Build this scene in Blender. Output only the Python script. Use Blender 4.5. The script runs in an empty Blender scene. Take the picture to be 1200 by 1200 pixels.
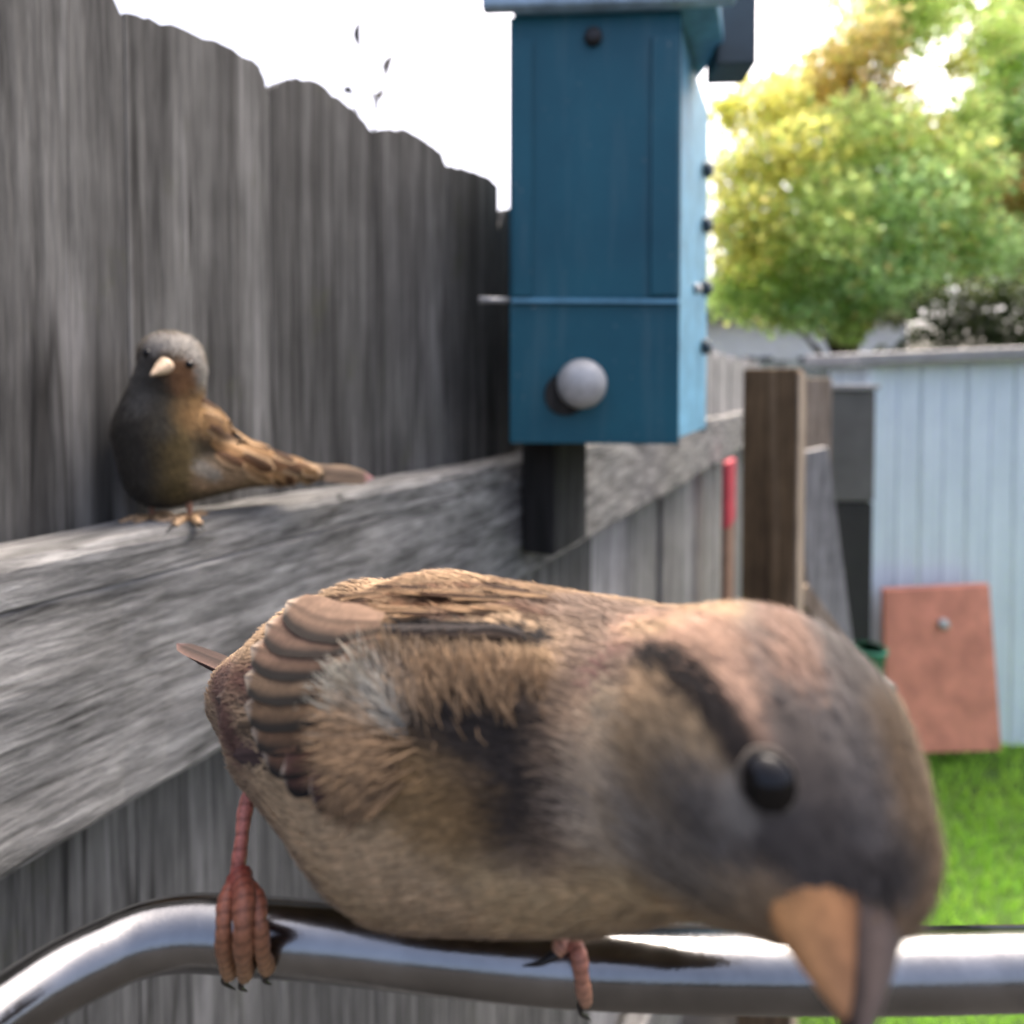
import bpy, bmesh, math, random
import numpy as np
from mathutils import Vector, Matrix
from mathutils.bvhtree import BVHTree
R = math.radians
random.seed(7); rng = np.random.default_rng(7)
scn = bpy.context.scene
col = scn.collection

# ---------------------------------------------------------------- camera, sky, sun, exposure
CAM = np.array((0.0, 0.0, 1.60)); PITCH = R(1.5); FPX = 715.0; HOR = 461.0      # focal length in pixels of the 1200 px photograph
cam = bpy.data.cameras.new('camera'); cam_ob = bpy.data.objects.new('camera', cam); col.objects.link(cam_ob)
cam_ob.location = CAM; cam_ob.rotation_euler = (R(90) - PITCH, 0, 0)
cam.shift_y = -(600 - HOR - FPX * math.tan(PITCH)) / 1200; cam.sensor_width = 36; cam.lens = 36 * FPX / 1200; cam.clip_start = 0.004; cam.clip_end = 900
cam.dof.use_dof = True; cam.dof.focus_distance = 0.140; cam.dof.aperture_fstop = 9.5
scn.camera = cam_ob
SUN_EL, SUN_AZ = R(63), R(34)           # azimuth from +Y towards +X: soft light from the open yard on the right
world = bpy.data.worlds.new('World'); scn.world = world; world.use_nodes = True
wn = world.node_tree; sky = wn.nodes.new('ShaderNodeTexSky'); sky.sky_type = 'NISHITA'; sky.sun_disc = False
sky.sun_elevation = SUN_EL; sky.sun_rotation = SUN_AZ; sky.air_density = 0.6; sky.dust_density = 9.0; sky.ozone_density = 0.3
bg = wn.nodes['Background']; bg.inputs['Strength'].default_value = 0.13
wn.links.new(sky.outputs[0], bg.inputs['Color'])
sun = bpy.data.lights.new('sun', 'SUN'); sun.energy = 0.6; sun.angle = R(40); sun.color = (1.0, 0.95, 0.86)
sun_ob = bpy.data.objects.new('sun', sun); col.objects.link(sun_ob)
sd = Vector((math.sin(SUN_AZ) * math.cos(SUN_EL), math.cos(SUN_AZ) * math.cos(SUN_EL), math.sin(SUN_EL)))
sun_ob.rotation_euler = sd.to_track_quat('Z', 'Y').to_euler(); sun_ob.location = (0, 0, 20)
vs = scn.view_settings; vs.view_transform = 'Standard'; vs.look = 'None'; vs.exposure = 2.3; vs.gamma = 1; vs.use_curve_mapping = False

# ---------------------------------------------------------------- helpers
Fw = np.array((0, math.cos(PITCH), -math.sin(PITCH))); Up = np.array((0, math.sin(PITCH), math.cos(PITCH))); Rt = np.array((1.0, 0, 0))
CY = HOR + FPX * math.tan(PITCH)        # the lens is shifted: the optical axis meets the picture above its middle
def ray(px, py): return Fw + Rt * (px - 600) / FPX - Up * (py - CY) / FPX
def W(px, py, z): return CAM + ray(px, py) * z                       # a point at depth z
def V(px, py, y): r = ray(px, py); return CAM + r * (y / r[1])       # a point at horizontal distance y
def on_z(px, py, h): r = ray(px, py); return CAM + r * ((h - CAM[2]) / r[2])
def lin(c):
    c = np.asarray(c, float) / 255.0
    return np.where(c <= 0.04045, c / 12.92, ((c + 0.055) / 1.055) ** 2.4)
def tag(o, label=None, cat=None, group=None, kind=None):
    if label: o['label'] = label
    if cat: o['category'] = cat
    if group: o['group'] = group
    if kind: o['kind'] = kind
    return o
def empty(name, loc=(0, 0, 0), rz=0, label=None, cat=None, group=None):
    o = bpy.data.objects.new(name, None); col.objects.link(o); o.location = loc; o.rotation_euler = (0, 0, rz); o.empty_display_size = 0.02
    return tag(o, label, cat, group)
def link(name, me, mat=None, parent=None, world=False):
    o = bpy.data.objects.new(name, me); col.objects.link(o)
    if mat and not me.materials: me.materials.append(mat)
    if parent:
        o.parent = parent
        if world:
            o.matrix_parent_inverse = (Matrix.Translation(parent.location) @ parent.rotation_euler.to_matrix().to_4x4()).inverted()
    return o
class MB:
    def __init__(s): s.v = []; s.f = []; s.c = []
    def add(s, vs_, fs, cols=None):
        b = len(s.v); s.v += [tuple(map(float, p)) for p in vs_]; s.f += [tuple(b + i for i in f) for f in fs]
        if cols is not None: s.c += [tuple(map(float, c)) for c in cols]
        return s
    def box(s, c, size, rot=None, taper=1.0):
        x, y, z = (q / 2 for q in size); P = []
        for sx, sy, sz in ((-1,-1,-1),(1,-1,-1),(1,1,-1),(-1,1,-1),(-1,-1,1),(1,-1,1),(1,1,1),(-1,1,1)):
            k = taper if sz > 0 else 1
            p = Vector((sx * x * k, sy * y * k, sz * z))
            if rot is not None: p = rot @ p
            P.append(p + Vector(c))
        return s.add(P, [(0,3,2,1),(4,5,6,7),(0,1,5,4),(1,2,6,5),(2,3,7,6),(3,0,4,7)])
    def prism(s, prof, y0, y1):      # profile in x,z extruded along y
        n = len(prof)
        P = [(x, y0, z) for x, z in prof] + [(x, y1, z) for x, z in prof]
        return s.add(P, [tuple(range(n)), tuple(range(2 * n - 1, n - 1, -1))] + [((i + 1) % n, i, n + i, n + (i + 1) % n) for i in range(n)])
    def tube(s, pts, rad, n=12, cap=True, flat=1.0, cols=None):
        pts = [Vector(p) for p in pts]; m = len(pts)
        rad = [rad] * m if np.isscalar(rad) else list(rad)
        t0 = (pts[1] - pts[0]).normalized(); a = t0.orthogonal().normalized()
        P = []
        for i in range(m):
            t = (pts[min(i + 1, m - 1)] - pts[max(i - 1, 0)]).normalized()
            a = (a - t * a.dot(t)).normalized(); b = t.cross(a)
            P += [pts[i] + (a * math.cos(q) + b * math.sin(q) * flat) * rad[i] for q in (2 * math.pi * k / n for k in range(n))]
        F = [(i * n + k, i * n + (k + 1) % n, (i + 1) * n + (k + 1) % n, (i + 1) * n + k) for i in range(m - 1) for k in range(n)]
        if cap: F += [tuple(range(n - 1, -1, -1)), tuple((m - 1) * n + k for k in range(n))]
        cc = None if cols is None else [cols[i] for i in range(m) for k in range(n)]
        return s.add(P, F, cc)
    def mesh(s, name, mat=None, smooth=False):
        me = bpy.data.meshes.new(name); me.from_pydata(s.v, [], s.f); me.update()
        bm = bmesh.new(); bm.from_mesh(me); bmesh.ops.recalc_face_normals(bm, faces=bm.faces); bm.to_mesh(me); bm.free()
        if s.c:
            at = me.attributes.new('Col', 'FLOAT_COLOR', 'POINT')
            at.data.foreach_set('color', np.c_[np.array(s.c)[:, :3], np.ones(len(s.c))].astype(np.float32).ravel())
        if smooth: me.polygons.foreach_set('use_smooth', [True] * len(me.polygons))
        if mat: me.materials.append(mat)
        return me
    def build(s, name, mat, parent=None, smooth=False, world=False, bevel=0):
        o = link(name, s.mesh(name, mat, smooth), None, parent, world)
        if bevel:
            m = o.modifiers.new('bevel', 'BEVEL'); m.width = bevel; m.segments = 2; m.limit_method = 'ANGLE'
        return o
def catmull(pts, n=8):
    pts = [np.asarray(p, float) for p in pts]; P = [2 * pts[0] - pts[1]] + pts + [2 * pts[-1] - pts[-2]]; out = []
    for i in range(1, len(P) - 2):
        for k in range(n):
            t = k / n; a, b, c, d = P[i - 1], P[i], P[i + 1], P[i + 2]
            out.append(0.5 * (2 * b + (c - a) * t + (2 * a - 5 * b + 4 * c - d) * t * t + (3 * b - a - 3 * c + d) * t ** 3))
    out.append(pts[-1]); return out

# ---------------------------------------------------------------- materials
class NT:
    def __init__(s, name, rough=0.8):
        s.m = bpy.data.materials.new(name); s.m.use_nodes = True; s.t = s.m.node_tree; s.b = s.t.nodes['Principled BSDF']
        s.b.inputs['Roughness'].default_value = rough; s.b.inputs['Specular IOR Level'].default_value = 0.3
    def n(s, kind, **k):
        o = s.t.nodes.new(kind)
        for a, v in k.items():
            if a in o.inputs: o.inputs[a].default_value = v
            else: setattr(o, a, v)
        return o
    def l(s, a, b): s.t.links.new(a, b)
    def coord(s, scale=(1, 1, 1), rnd=0.0):
        tc = s.n('ShaderNodeTexCoord'); mp = s.n('ShaderNodeMapping'); mp.inputs['Scale'].default_value = scale
        s.l(tc.outputs['Object'], mp.inputs[0])
        if rnd:
            oi = s.n('ShaderNodeObjectInfo'); m = s.n('ShaderNodeMath', operation='MULTIPLY'); m.inputs[1].default_value = rnd
            s.l(oi.outputs['Random'], m.inputs[0]); s.l(m.outputs[0], mp.inputs['Location'])
        return mp.outputs[0]
    def noise(s, vec, scale, detail=4, rough=0.6, dist=0.0):
        o = s.n('ShaderNodeTexNoise', Scale=scale, Detail=detail, Roughness=rough, Distortion=dist); s.l(vec, o.inputs['Vector']); return o.outputs['Fac']
    def ramp(s, fac, stops):
        o = s.n('ShaderNodeValToRGB'); e = o.color_ramp.elements
        while len(e) < len(stops): e.new(0.5)
        for i, (p, c) in enumerate(stops): e[i].position = p; e[i].color = (*c, 1) if len(c) == 3 else c
        s.l(fac, o.inputs[0]); return o.outputs[0]
    def mix(s, fac, a, b, mode='MIX'):
        o = s.n('ShaderNodeMix', data_type='RGBA', blend_type=mode)
        for q, i in ((fac, 0), (a, 6), (b, 7)):
            if hasattr(q, 'links'): s.l(q, o.inputs[i])
            else: o.inputs[i].default_value = q if i == 0 else (*q, 1)
        return o.outputs[2]
    def color(s, c):
        if hasattr(c, 'links'): s.l(c, s.b.inputs['Base Color'])
        else: s.b.inputs['Base Color'].default_value = (*c, 1)
        return s
    def bump(s, h, strength=0.4, dist=0.002):
        o = s.n('ShaderNodeBump', Strength=strength, Distance=dist); s.l(h, o.inputs['Height']); s.l(o.outputs[0], s.b.inputs['Normal']); return s
    def set(s, **k):
        for a, v in k.items(): s.b.inputs[a.replace('_', ' ')].default_value = v
        return s
def wood(name, dark, mid, light, scale, rnd=7.0, moss=None, rough=0.9, grain=1.0, tone=0.35, bump=0.5, cracks=0, dist=0.6):
    t = NT(name, rough); v = t.coord(scale, rnd)
    a = t.noise(v, 1.0, 6, 0.65, dist); b = t.noise(v, 4.3 * grain, 4, 0.7)
    c = t.ramp(a, [(0.30, dark), (0.5, mid), (0.72, light)])
    d = t.ramp(b, [(0.32, (0.35,) * 3), (0.5, (0.85,) * 3), (0.7, (1.25,) * 3)])
    c = t.mix(0.75, c, d, 'MULTIPLY')
    blotch = t.noise(t.coord((1, 1, 1), rnd), 14.0, 3, 0.6)
    c = t.mix(0.6, c, t.ramp(blotch, [(0.35, (0.72,) * 3), (0.65, (1.18,) * 3)]), 'MULTIPLY')
    oi = t.n('ShaderNodeObjectInfo'); c = t.mix(1.0, c, t.ramp(oi.outputs['Random'], [(0, (1 - tone,) * 3), (1, (1 + tone,) * 3)]), 'MULTIPLY')
    if cracks:
        cv = t.coord((scale[0] * .22, scale[1] * .55, scale[2] * .55), rnd) if scale[0] < scale[2] else t.coord((scale[0] * .6, scale[1] * .6, scale[2] * .3), rnd)
        k = t.ramp(t.noise(cv, 1.0, 2, 0.5, 0.3), [(0.485, (1, 1, 1)), (0.5, (0.22, 0.21, 0.2)), (0.515, (1, 1, 1))]); c = t.mix(0.8, c, k, 'MULTIPLY')
    if moss:
        f = t.ramp(t.noise(t.coord((1, 1, 0.6), rnd), 30.0, 4, 0.7), [(0.60, (0, 0, 0)), (0.80, (0.4,) * 3)]); c = t.mix(f, c, moss)
    t.color(c); t.bump(b, bump, 0.0015); return t.m
def attr_mat(name, rough=0.85, sheen=0.0, trans=0.0, noise=0.0, nscale=300, spec=0.2):
    t = NT(name, rough); a = t.n('ShaderNodeAttribute', attribute_name='Col'); c = a.outputs['Color']
    t.b.inputs['Specular IOR Level'].default_value = spec
    if noise:
        f = t.noise(t.coord(), nscale, 4, 0.6); c = t.mix(noise, c, t.ramp(f, [(0.3, (0.45,) * 3), (0.7, (1.5,) * 3)]), 'MULTIPLY')
    t.color(c)
    if sheen: t.set(Sheen_Weight=sheen, Sheen_Roughness=0.5)
    if trans:
        tr = t.n('ShaderNodeBsdfTranslucent'); t.l(c, tr.inputs[0]); mx = t.n('ShaderNodeMixShader', Fac=trans)
        t.l(t.b.outputs[0], mx.inputs[1]); t.l(tr.outputs[0], mx.inputs[2]); t.l(mx.outputs[0], t.t.nodes['Material Output'].inputs[0])
    return t.m
def plain(name, c, rough=0.7, noise=0.25, nscale=30, metal=0.0, bump=0.1, spec=0.4):
    t = NT(name, rough); f = t.noise(t.coord(), nscale, 5, 0.65)
    t.color(t.mix(noise, c, t.ramp(f, [(0.3, (0.4,) * 3), (0.7, (1.4,) * 3)]), 'MULTIPLY')); t.set(Metallic=metal)
    t.b.inputs['Specular IOR Level'].default_value = spec
    if bump: t.bump(f, bump, 0.001)
    return t.m
M = {}
M['picket'] = wood('weathered_picket_wood', (0.038, 0.0372, 0.0355), (0.108, 0.1055, 0.10), (0.21, 0.206, 0.198), (62, 62, 2.8), moss=(0.07, 0.075, 0.03), cracks=1, tone=0.22)
M['rail'] = wood('weathered_rail_wood', (0.06, 0.059, 0.056), (0.215, 0.211, 0.203), (0.39, 0.385, 0.37), (16, 100, 105), tone=0.0, dist=.35, grain=0.9, bump=1.0, cracks=1)
M['far_picket'] = wood('pale_picket_wood', (0.16, 0.155, 0.15), (0.27, 0.265, 0.255), (0.38, 0.37, 0.36), (30, 30, 2.0))
M['post'] = wood('brown_post_wood', (0.075, 0.047, 0.025), (0.15, 0.097, 0.052), (0.25, 0.175, 0.11), (30, 30, 1.6), tone=0.0)
M['tan'] = wood('tan_board_wood', (0.20, 0.15, 0.10), (0.33, 0.26, 0.19), (0.46, 0.38, 0.30), (30, 30, 2), tone=0.1)
M['board'] = wood('grey_board_wood', (0.16, 0.155, 0.145), (0.30, 0.29, 0.28), (0.42, 0.41, 0.39), (30, 30, 2), tone=0.1)
M['dark'] = wood('dark_block_wood', (0.014, 0.014, 0.013), (0.03, 0.029, 0.028), (0.06, 0.058, 0.055), (40, 40, 3), tone=0.0)
t = NT('brushed_steel', 0.13); v = t.coord((1, 1, 1)); f = t.noise(v, 900, 3, 0.7); g = t.noise(v, 60, 4, 0.6)
t.color(t.ramp(g, [(0.3, (0.17, 0.17, 0.17)), (0.7, (0.30, 0.30, 0.30))])).set(Metallic=1.0); t.l(t.ramp(g, [(0.35, (0.12,) * 3), (0.75, (0.30,) * 3)]), t.b.inputs['Roughness']); t.bump(f, 0.10, 0.0003); M['steel'] = t.m
t = NT('blue_paint', 0.42); v = t.coord((1, 1, 1)); f = t.noise(v, 9, 5, 0.6); g = t.noise(v, 160, 3, 0.6)
c_ = t.mix(0.45, (0.011, 0.094, 0.135), t.ramp(f, [(0.3, (0.5, 0.55, 0.65)), (0.7, (1.35, 1.35, 1.3))]), 'MULTIPLY')
st_ = t.ramp(t.noise(t.coord((70, 70, 5)), 1.0, 5, 0.7), [(0.52, (0, 0, 0)), (0.8, (0.45,) * 3)]); c_ = t.mix(st_, c_, (0.10, 0.17, 0.20))
sp_ = t.ramp(t.noise(t.coord(), 210, 2, 0.5), [(0.70, (0, 0, 0)), (0.76, (0.7,) * 3)]); c_ = t.mix(sp_, c_, (0.22, 0.25, 0.26)); t.color(c_)
t.bump(g, 0.15, 0.0006); M['blue'] = t.m
M['pale_blue'] = plain('pale_and_skylit_blue', (0.13, 0.33, 0.47), 0.5, 0.55, 40)  # sky light on the side panel put into colour; plain pale blue elsewhere
M['lip'] = plain('light_blue_edge', (0.36, 0.52, 0.66), 0.5, 0.5, 60)  # lighter blue for the roof's front edge
M['knob'] = plain('dull_grey_metal', (0.46, 0.46, 0.45), 0.5, 0.35, 120, 0.3)
M['black'] = plain('black_plastic', (0.02, 0.02, 0.022), 0.5, 0.2, 60)
t = NT('pale_blue_sheet_metal', 0.5); v = t.coord((1, 1, 0.5)); f = t.noise(v, 5, 5, 0.6)
t.color(t.mix(0.35, (0.76, 0.84, 0.89), t.ramp(f, [(0.3, (0.6, 0.63, 0.66)), (0.7, (1.2, 1.18, 1.15))]), 'MULTIPLY')).bump(f, 0.05, 0.004); M['shed'] = t.m
M['trim'] = plain('grey_trim', (0.30, 0.29, 0.28), 0.7, 0.4, 12)
M['fascia'] = plain('blue_grey_paint', (0.05, 0.075, 0.09), 0.6, 0.4, 20)
M['terra'] = plain('terracotta_paint', (0.68, 0.265, 0.18), 0.8, 0.45, 9)
M['red'] = plain('red_paint', (0.42, 0.04, 0.06), 0.6, 0.4, 14)
M['rust'] = plain('brown_stain', (0.22, 0.13, 0.09), 0.8, 0.4, 14)
M['green'] = plain('green_plastic', (0.03, 0.17, 0.10), 0.4, 0.2, 20)
M['panel'] = plain('grey_panel_paint', (0.12, 0.114, 0.104), 0.8, 0.4, 7)
M['char'] = plain('charcoal_panel', (0.034, 0.032, 0.030), 0.8, 0.4, 7)
M['white'] = plain('white_siding', (0.80, 0.80, 0.79), 0.7, 0.15, 4)
M['glass'] = plain('window_glass', (0.05, 0.06, 0.07), 0.08, 0.1, 3, bump=0, spec=0.6)
M['roof'] = plain('grey_shingle', (0.13, 0.125, 0.12), 0.9, 0.5, 20)
M['bark'] = plain('tree_bark', (0.07, 0.055, 0.04), 0.95, 0.6, 18, bump=0.6)
M['leaf'] = attr_mat('leaf', 0.5, trans=0.72, spec=0.35)
M['grass'] = attr_mat('grass_blade', 0.6, trans=0.35)
M['feather'] = attr_mat('feather', 0.8, sheen=0.07, trans=0.18, noise=0.35, nscale=900)
M['skin'] = attr_mat('plumage_skin', 0.9, noise=0.4, nscale=500)
M['leg'] = attr_mat('leg_scales', 0.5, noise=0.55, nscale=1500, spec=0.4)
M['beak'] = attr_mat('beak_horn', 0.6, noise=0.55, nscale=420, spec=0.4)
M['eye'] = plain('eye', (0.004, 0.0035, 0.0035), 0.05, 0, 10, bump=0, spec=0.3)
t = NT('lawn_soil', 0.95); f = t.noise(t.coord(), 6, 6, 0.7); t.color(t.ramp(f, [(0.3, (0.035, 0.07, 0.012)), (0.7, (0.075, 0.15, 0.025))])).bump(f, 0.5, 0.02); M['turf'] = t.m
t = NT('bare_soil', 0.95); f = t.noise(t.coord(), 22, 6, 0.75); t.color(t.ramp(f, [(0.3, (0.018, 0.017, 0.016)), (0.7, (0.06, 0.057, 0.053))])).bump(f, 0.8, 0.02); M['ground'] = t.m

# ---------------------------------------------------------------- setting: ground
g = MB(); N = 24
for i in range(N + 1):
    for j in range(N + 1):
        x = (i / N * 2 - 1); y = (j / N * 2 - 1); g.v.append((400 * x * abs(x), 400 * y * abs(y), 0))
g.f = [(i * (N + 1) + j, (i + 1) * (N + 1) + j, (i + 1) * (N + 1) + j + 1, i * (N + 1) + j + 1) for i in range(N) for j in range(N)]
tag(g.build('ground', M['ground']), kind='structure')

bed = MB(); nb_ = 30; edge = [(0.62 + .04 * math.sin(i * 1.3), 1.0 + i / nb_ * 5.1) for i in range(nb_ + 1)]
for (x, y) in edge: bed.v += [(x + .53 * max(0, y - 1.6), y, .004), (9, y, .004)]
bed.f = [(2 * i, 2 * i + 1, 2 * i + 3, 2 * i + 2) for i in range(nb_)]
tag(bed.build('lawn_ground', M['turf']), kind='structure')
# lawn blades
n = 42000
gx = rng.uniform(0.6, 3.6, n); gy = rng.uniform(1.05, 5.2, n); keep = gx > -0.28 + 0.53 * (gy - 0.15) + 0.05; gx, gy = gx[keep], gy[keep]; n = len(gx)
hh = rng.uniform(0.025, 0.06, n); an = rng.uniform(0, 6.283, n); ln = rng.normal(0, 0.018, (n, 2)); wd = rng.uniform(0.002, 0.0042, n)
P = np.zeros((n, 5, 3)); dx, dy = np.cos(an) * wd, np.sin(an) * wd
P[:, 0] = np.c_[gx - dx, gy - dy, np.zeros(n)]; P[:, 1] = np.c_[gx + dx, gy + dy, np.zeros(n)]
P[:, 2] = np.c_[gx + dx * .7 + ln[:, 0] * .4, gy + dy * .7 + ln[:, 1] * .4, hh * .6]; P[:, 3] = np.c_[gx - dx * .7 + ln[:, 0] * .4, gy - dy * .7 + ln[:, 1] * .4, hh * .6]
P[:, 4] = np.c_[gx + ln[:, 0], gy + ln[:, 1], hh]
def np_mesh(name, verts, faces_q, faces_t, cols, mat):
    me = bpy.data.meshes.new(name); nv = len(verts); nq = len(faces_q); nt = len(faces_t)
    me.vertices.add(nv); me.vertices.foreach_set('co', verts.astype(np.float32).ravel())
    loops = np.concatenate([np.asarray(faces_q).ravel(), np.asarray(faces_t).ravel()]).astype(np.int32)
    me.loops.add(len(loops)); me.loops.foreach_set('vertex_index', loops)
    st = np.concatenate([np.arange(nq) * 4, nq * 4 + np.arange(nt) * 3]).astype(np.int32)
    me.polygons.add(nq + nt); me.polygons.foreach_set('loop_start', st)
    me.update(calc_edges=True)
    at = me.attributes.new('Col', 'FLOAT_COLOR', 'POINT'); at.data.foreach_set('color', np.c_[cols, np.ones(nv)].astype(np.float32).ravel())
    me.polygons.foreach_set('use_smooth', np.ones(nq + nt, bool)); me.materials.append(mat); me.validate(); return me
b = np.arange(n)[:, None] * 5
patch = 0.5 + 0.5 * np.sin(gx * 5.1 + 1.3 * np.sin(gy * 3.7)) * np.sin(gy * 4.3)
gc = lin((142, 194, 72)) * (0.7 + 0.55 * rng.random((n, 1))) + lin((150, 160, 60)) * (0.9 * patch * rng.random(n))[:, None]
me = np_mesh('lawn', P.reshape(-1, 3), b + np.array([0, 1, 2, 3]), b + np.array([3, 2, 4]), np.repeat(gc, 5, 0), M['grass'])
tag(link('lawn', me), 'short bright green lawn in front of the pale shed', 'grass', kind='stuff')

# ---------------------------------------------------------------- picket fence (local x along the fence, y away from the camera, z up)
YAW = R(28); fd = np.array((math.sin(YAW), math.cos(YAW), 0)); fn = np.array((-math.cos(YAW), math.sin(YAW), 0))
def on_fence(px, py, D): r = ray(px, py); t = D / (r @ fn); p = CAM + r * t; return float(p @ fd), float(p[2])
fence = empty('picket_fence', (0, 0, 0), R(90) - YAW, 'weathered grey picket fence with dog eared tops and a wide top rail', 'fence')
DR, DP = 0.280, 0.322
def picket(s0, s1, top, mat, thick=0.016, bottom=0.04, dy=0.0):
    # worn top edge: resample profile with small nicks
    prof = []
    for (a, za), (b_, zb) in zip(top[:-1], top[1:]):
        for k in range(4): q = k / 4; prof.append((a + (b_ - a) * q + (rng.normal(0, .0006) if k else 0), za + (zb - za) * q + (rng.normal(0, .0009) if k else 0)))
    prof.append(top[-1])
    mb = MB(); mb.prism([(s0, bottom), *prof, (s1, bottom)], DP + dy, DP + dy + thick)
    return mb.build('picket', mat, fence, bevel=0.0005)
tops_px = [ [(148, 16), (175, 20), (225, 38), (268, 54), (290, 66), (301, 84), (308, 108)],
            [(327, 112), (338, 100), (352, 93), (376, 98), (400, 118), (412, 128), (430, 150)],
            [(446, 157), (462, 153), (480, 154), (500, 166), (514, 176), (521, 194)],
            [(528, 196), (545, 198), (556, 200), (570, 206), (580, 216)] ]
G = 0.0002
bounds = [on_fence(x, 150, DP)[0] for x in (147, 317, 438, 525, 584)]
hs = []
for i, tp in enumerate(tops_px):
    pr = [on_fence(x, y, DP) for x, y in tp]; s0, s1 = bounds[i] + G, bounds[i + 1] - G
    a0, a1 = pr[0][0], pr[-1][0]; pr = [(s0 + (s - a0) / (a1 - a0) * (s1 - s0), z) for s, z in pr]
    hs.append(max(z for _, z in pr)); picket(s0, s1, pr, M['picket'])
ZT = hs[0]
def ears(s0, s1, z): e = 0.016; return [(s0, z - 0.03), (s0 + e, z - 0.006), (s0 + e * 2, z), (s1 - e * 1.6, z), (s1 - e * .7, z - 0.008), (s1, z - 0.03)]
for i in range(1, 9):                                    # towards and past the camera
    s1 = bounds[0] - (i - 1) * 0.097; s0 = s1 - 0.097; picket(s0 + G, s1 - G, ears(s0 + G, s1 - G, ZT + rng.normal(0.012, .006)), M['picket'])
s = bounds[4]
for i in range(3): picket(s + G, s + 0.095 - G, ears(s + G, s + 0.095 - G, hs[-1] - 0.012 + rng.normal(0, .006)), M['picket']); s += 0.095
k = 0
while s < 4.6:                                           # beyond the blue box: wider, paler boards
    w = 0.19 + 0.05 * min(1, s / 2); picket(s + .002, s + w - .002, ears(s + .002, s + w - .002, 1.735 + rng.normal(0.0, .008)), M['far_picket'], dy=rng.uniform(0, .012)); s += w; k += 1
# top rail with a worn, slightly wavy section
ztop = on_fence(0, 664, DR)[1]; zbot = (on_fence(0, 1040, DR)[1] + on_fence(690, 632, DR)[1]) / 2
rl = MB(); ns = 240; sec = []
yb = DP - 0.002
prof = [(DR, zbot + .004), (DR, zbot + .03), (DR, zbot + .07), (DR, ztop - .022), (DR + .0012, ztop - .0205), (DR, ztop - .019), (DR, ztop - .004), (DR + .003, ztop), (DR + .014, ztop + .001), (yb - .002, ztop), (yb, ztop - .003), (yb, zbot + .003), (yb - .003, zbot), (DR + .003, zbot)]
for i in range(ns + 1):
    sx = -0.85 + 5.4 * (i / ns) ** 1.6
    for (y, z) in prof:
        front = 1 if y < DR + .01 else 0.3
        rl.v.append((sx, y + front * (0.0012 * math.sin(sx * 31 + z * 90) + rng.normal(0, .00035)), z + 0.0015 * math.sin(sx * 9) + rng.normal(0, .0004)))
m_ = len(prof)
rl.f = [(i * m_ + j, i * m_ + (j + 1) % m_, (i + 1) * m_ + (j + 1) % m_, (i + 1) * m_ + j) for i in range(ns) for j in range(m_)] + [tuple(range(m_ - 1, -1, -1)), tuple(ns * m_ + j for j in range(m_))]
rail = rl.build('rail', M['rail'], fence)
low = MB(); low.box((1.9, (DR + yb) / 2, 0.45), (5.4, yb - DR, 0.089)); low.build('rail', M['rail'], fence, bevel=.003)
print('RAIL', ztop, zbot, 'ZT', hs)
# fine moss tufts under the top rail edge are left to the picket material

# ---------------------------------------------------------------- red strip standing against the fence
def fence_pt(px, py, D): s_, z_ = on_fence(px, py, D); return s_, z_
s0, z0 = on_fence(849, 655, DR - .02); s1, z1 = on_fence(849, 540, DR - .02)
rs = empty('painted_stake', tuple(fd * s0 + fn * (DR - .03)), R(90) - YAW, 'narrow stake with a red top leaning against the fence beside the brown post', 'stake')
sw = 0.13
mb = MB(); mb.box((0, 0, z0 + (z1 - z0) * .68), (sw, .016, (z1 - z0) * .64)); mb.build('painted_top', M['red'], rs, bevel=.002)
mb = MB(); mb.box((0, .001, (z0 + (z1 - z0) * .36) / 2), (sw * .98, .015, z0 + (z1 - z0) * .36)); mb.build('shaft', M['rust'], rs, bevel=.002)

# ---------------------------------------------------------------- blue box on the fence
TH = R(3); bo = on_z(598, 520, 1.557); bz = 1.557
zf = 0.535
pL = V(597, 520, zf + .004); pR = V(796, 520, zf - .004); bz = pL[2]
bw = float(np.linalg.norm(pR[:2] - pL[:2]))
ztopb = V(700, 16, zf)[2]; bh = ztopb - bz
box = empty('nest_box', (pL[0], pL[1], bz), math.atan2(pR[1] - pL[1], pR[0] - pL[0]), 'tall blue painted bird box with a round grey knob mounted on the fence', 'nest box')
dB, fl = 0.19, 0.072
T = 0.010
def prism_xy(mb, poly, z0, z1):
    n_ = len(poly); mb.add([(x, y, z0) for x, y in poly] + [(x, y, z1) for x, y in poly], [tuple(range(n_ - 1, -1, -1)), tuple(range(n_, 2 * n_))] + [(i, (i + 1) % n_, n_ + (i + 1) % n_, n_ + i) for i in range(n_)]); return mb
seam = V(700, 353, zf)[2] - bz
prism_xy(MB(), [(0, 0), (bw, 0), (bw, T), (0, T)], seam + .0018, bh).build('upper_front', M['blue'], box, bevel=.0015)
prism_xy(MB(), [(0, .001), (bw, .001), (bw, T), (0, T)], 0, seam - .0005).build('lower_front', M['blue'], box, bevel=.0015)
prism_xy(MB(), [(bw - T, T + .001), (bw, T + .001), (bw + fl, dB), (bw + fl - T, dB)], .004, bh - .001).build('side_panel', M['pale_blue'], box, bevel=.001)  # right side: brightness from the open sky painted in as lighter blue
prism_xy(MB(), [(0, T + .001), (T, T + .001), (T + .03, dB), (.03, dB)], .004, bh - .001).build('side_panel', M['blue'], box, bevel=.001)
prism_xy(MB(), [(.03, dB + .001), (bw + fl, dB + .001), (bw + fl, dB + .012), (.03, dB + .012)], .0, bh).build('back_panel', M['blue'], box)
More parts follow.
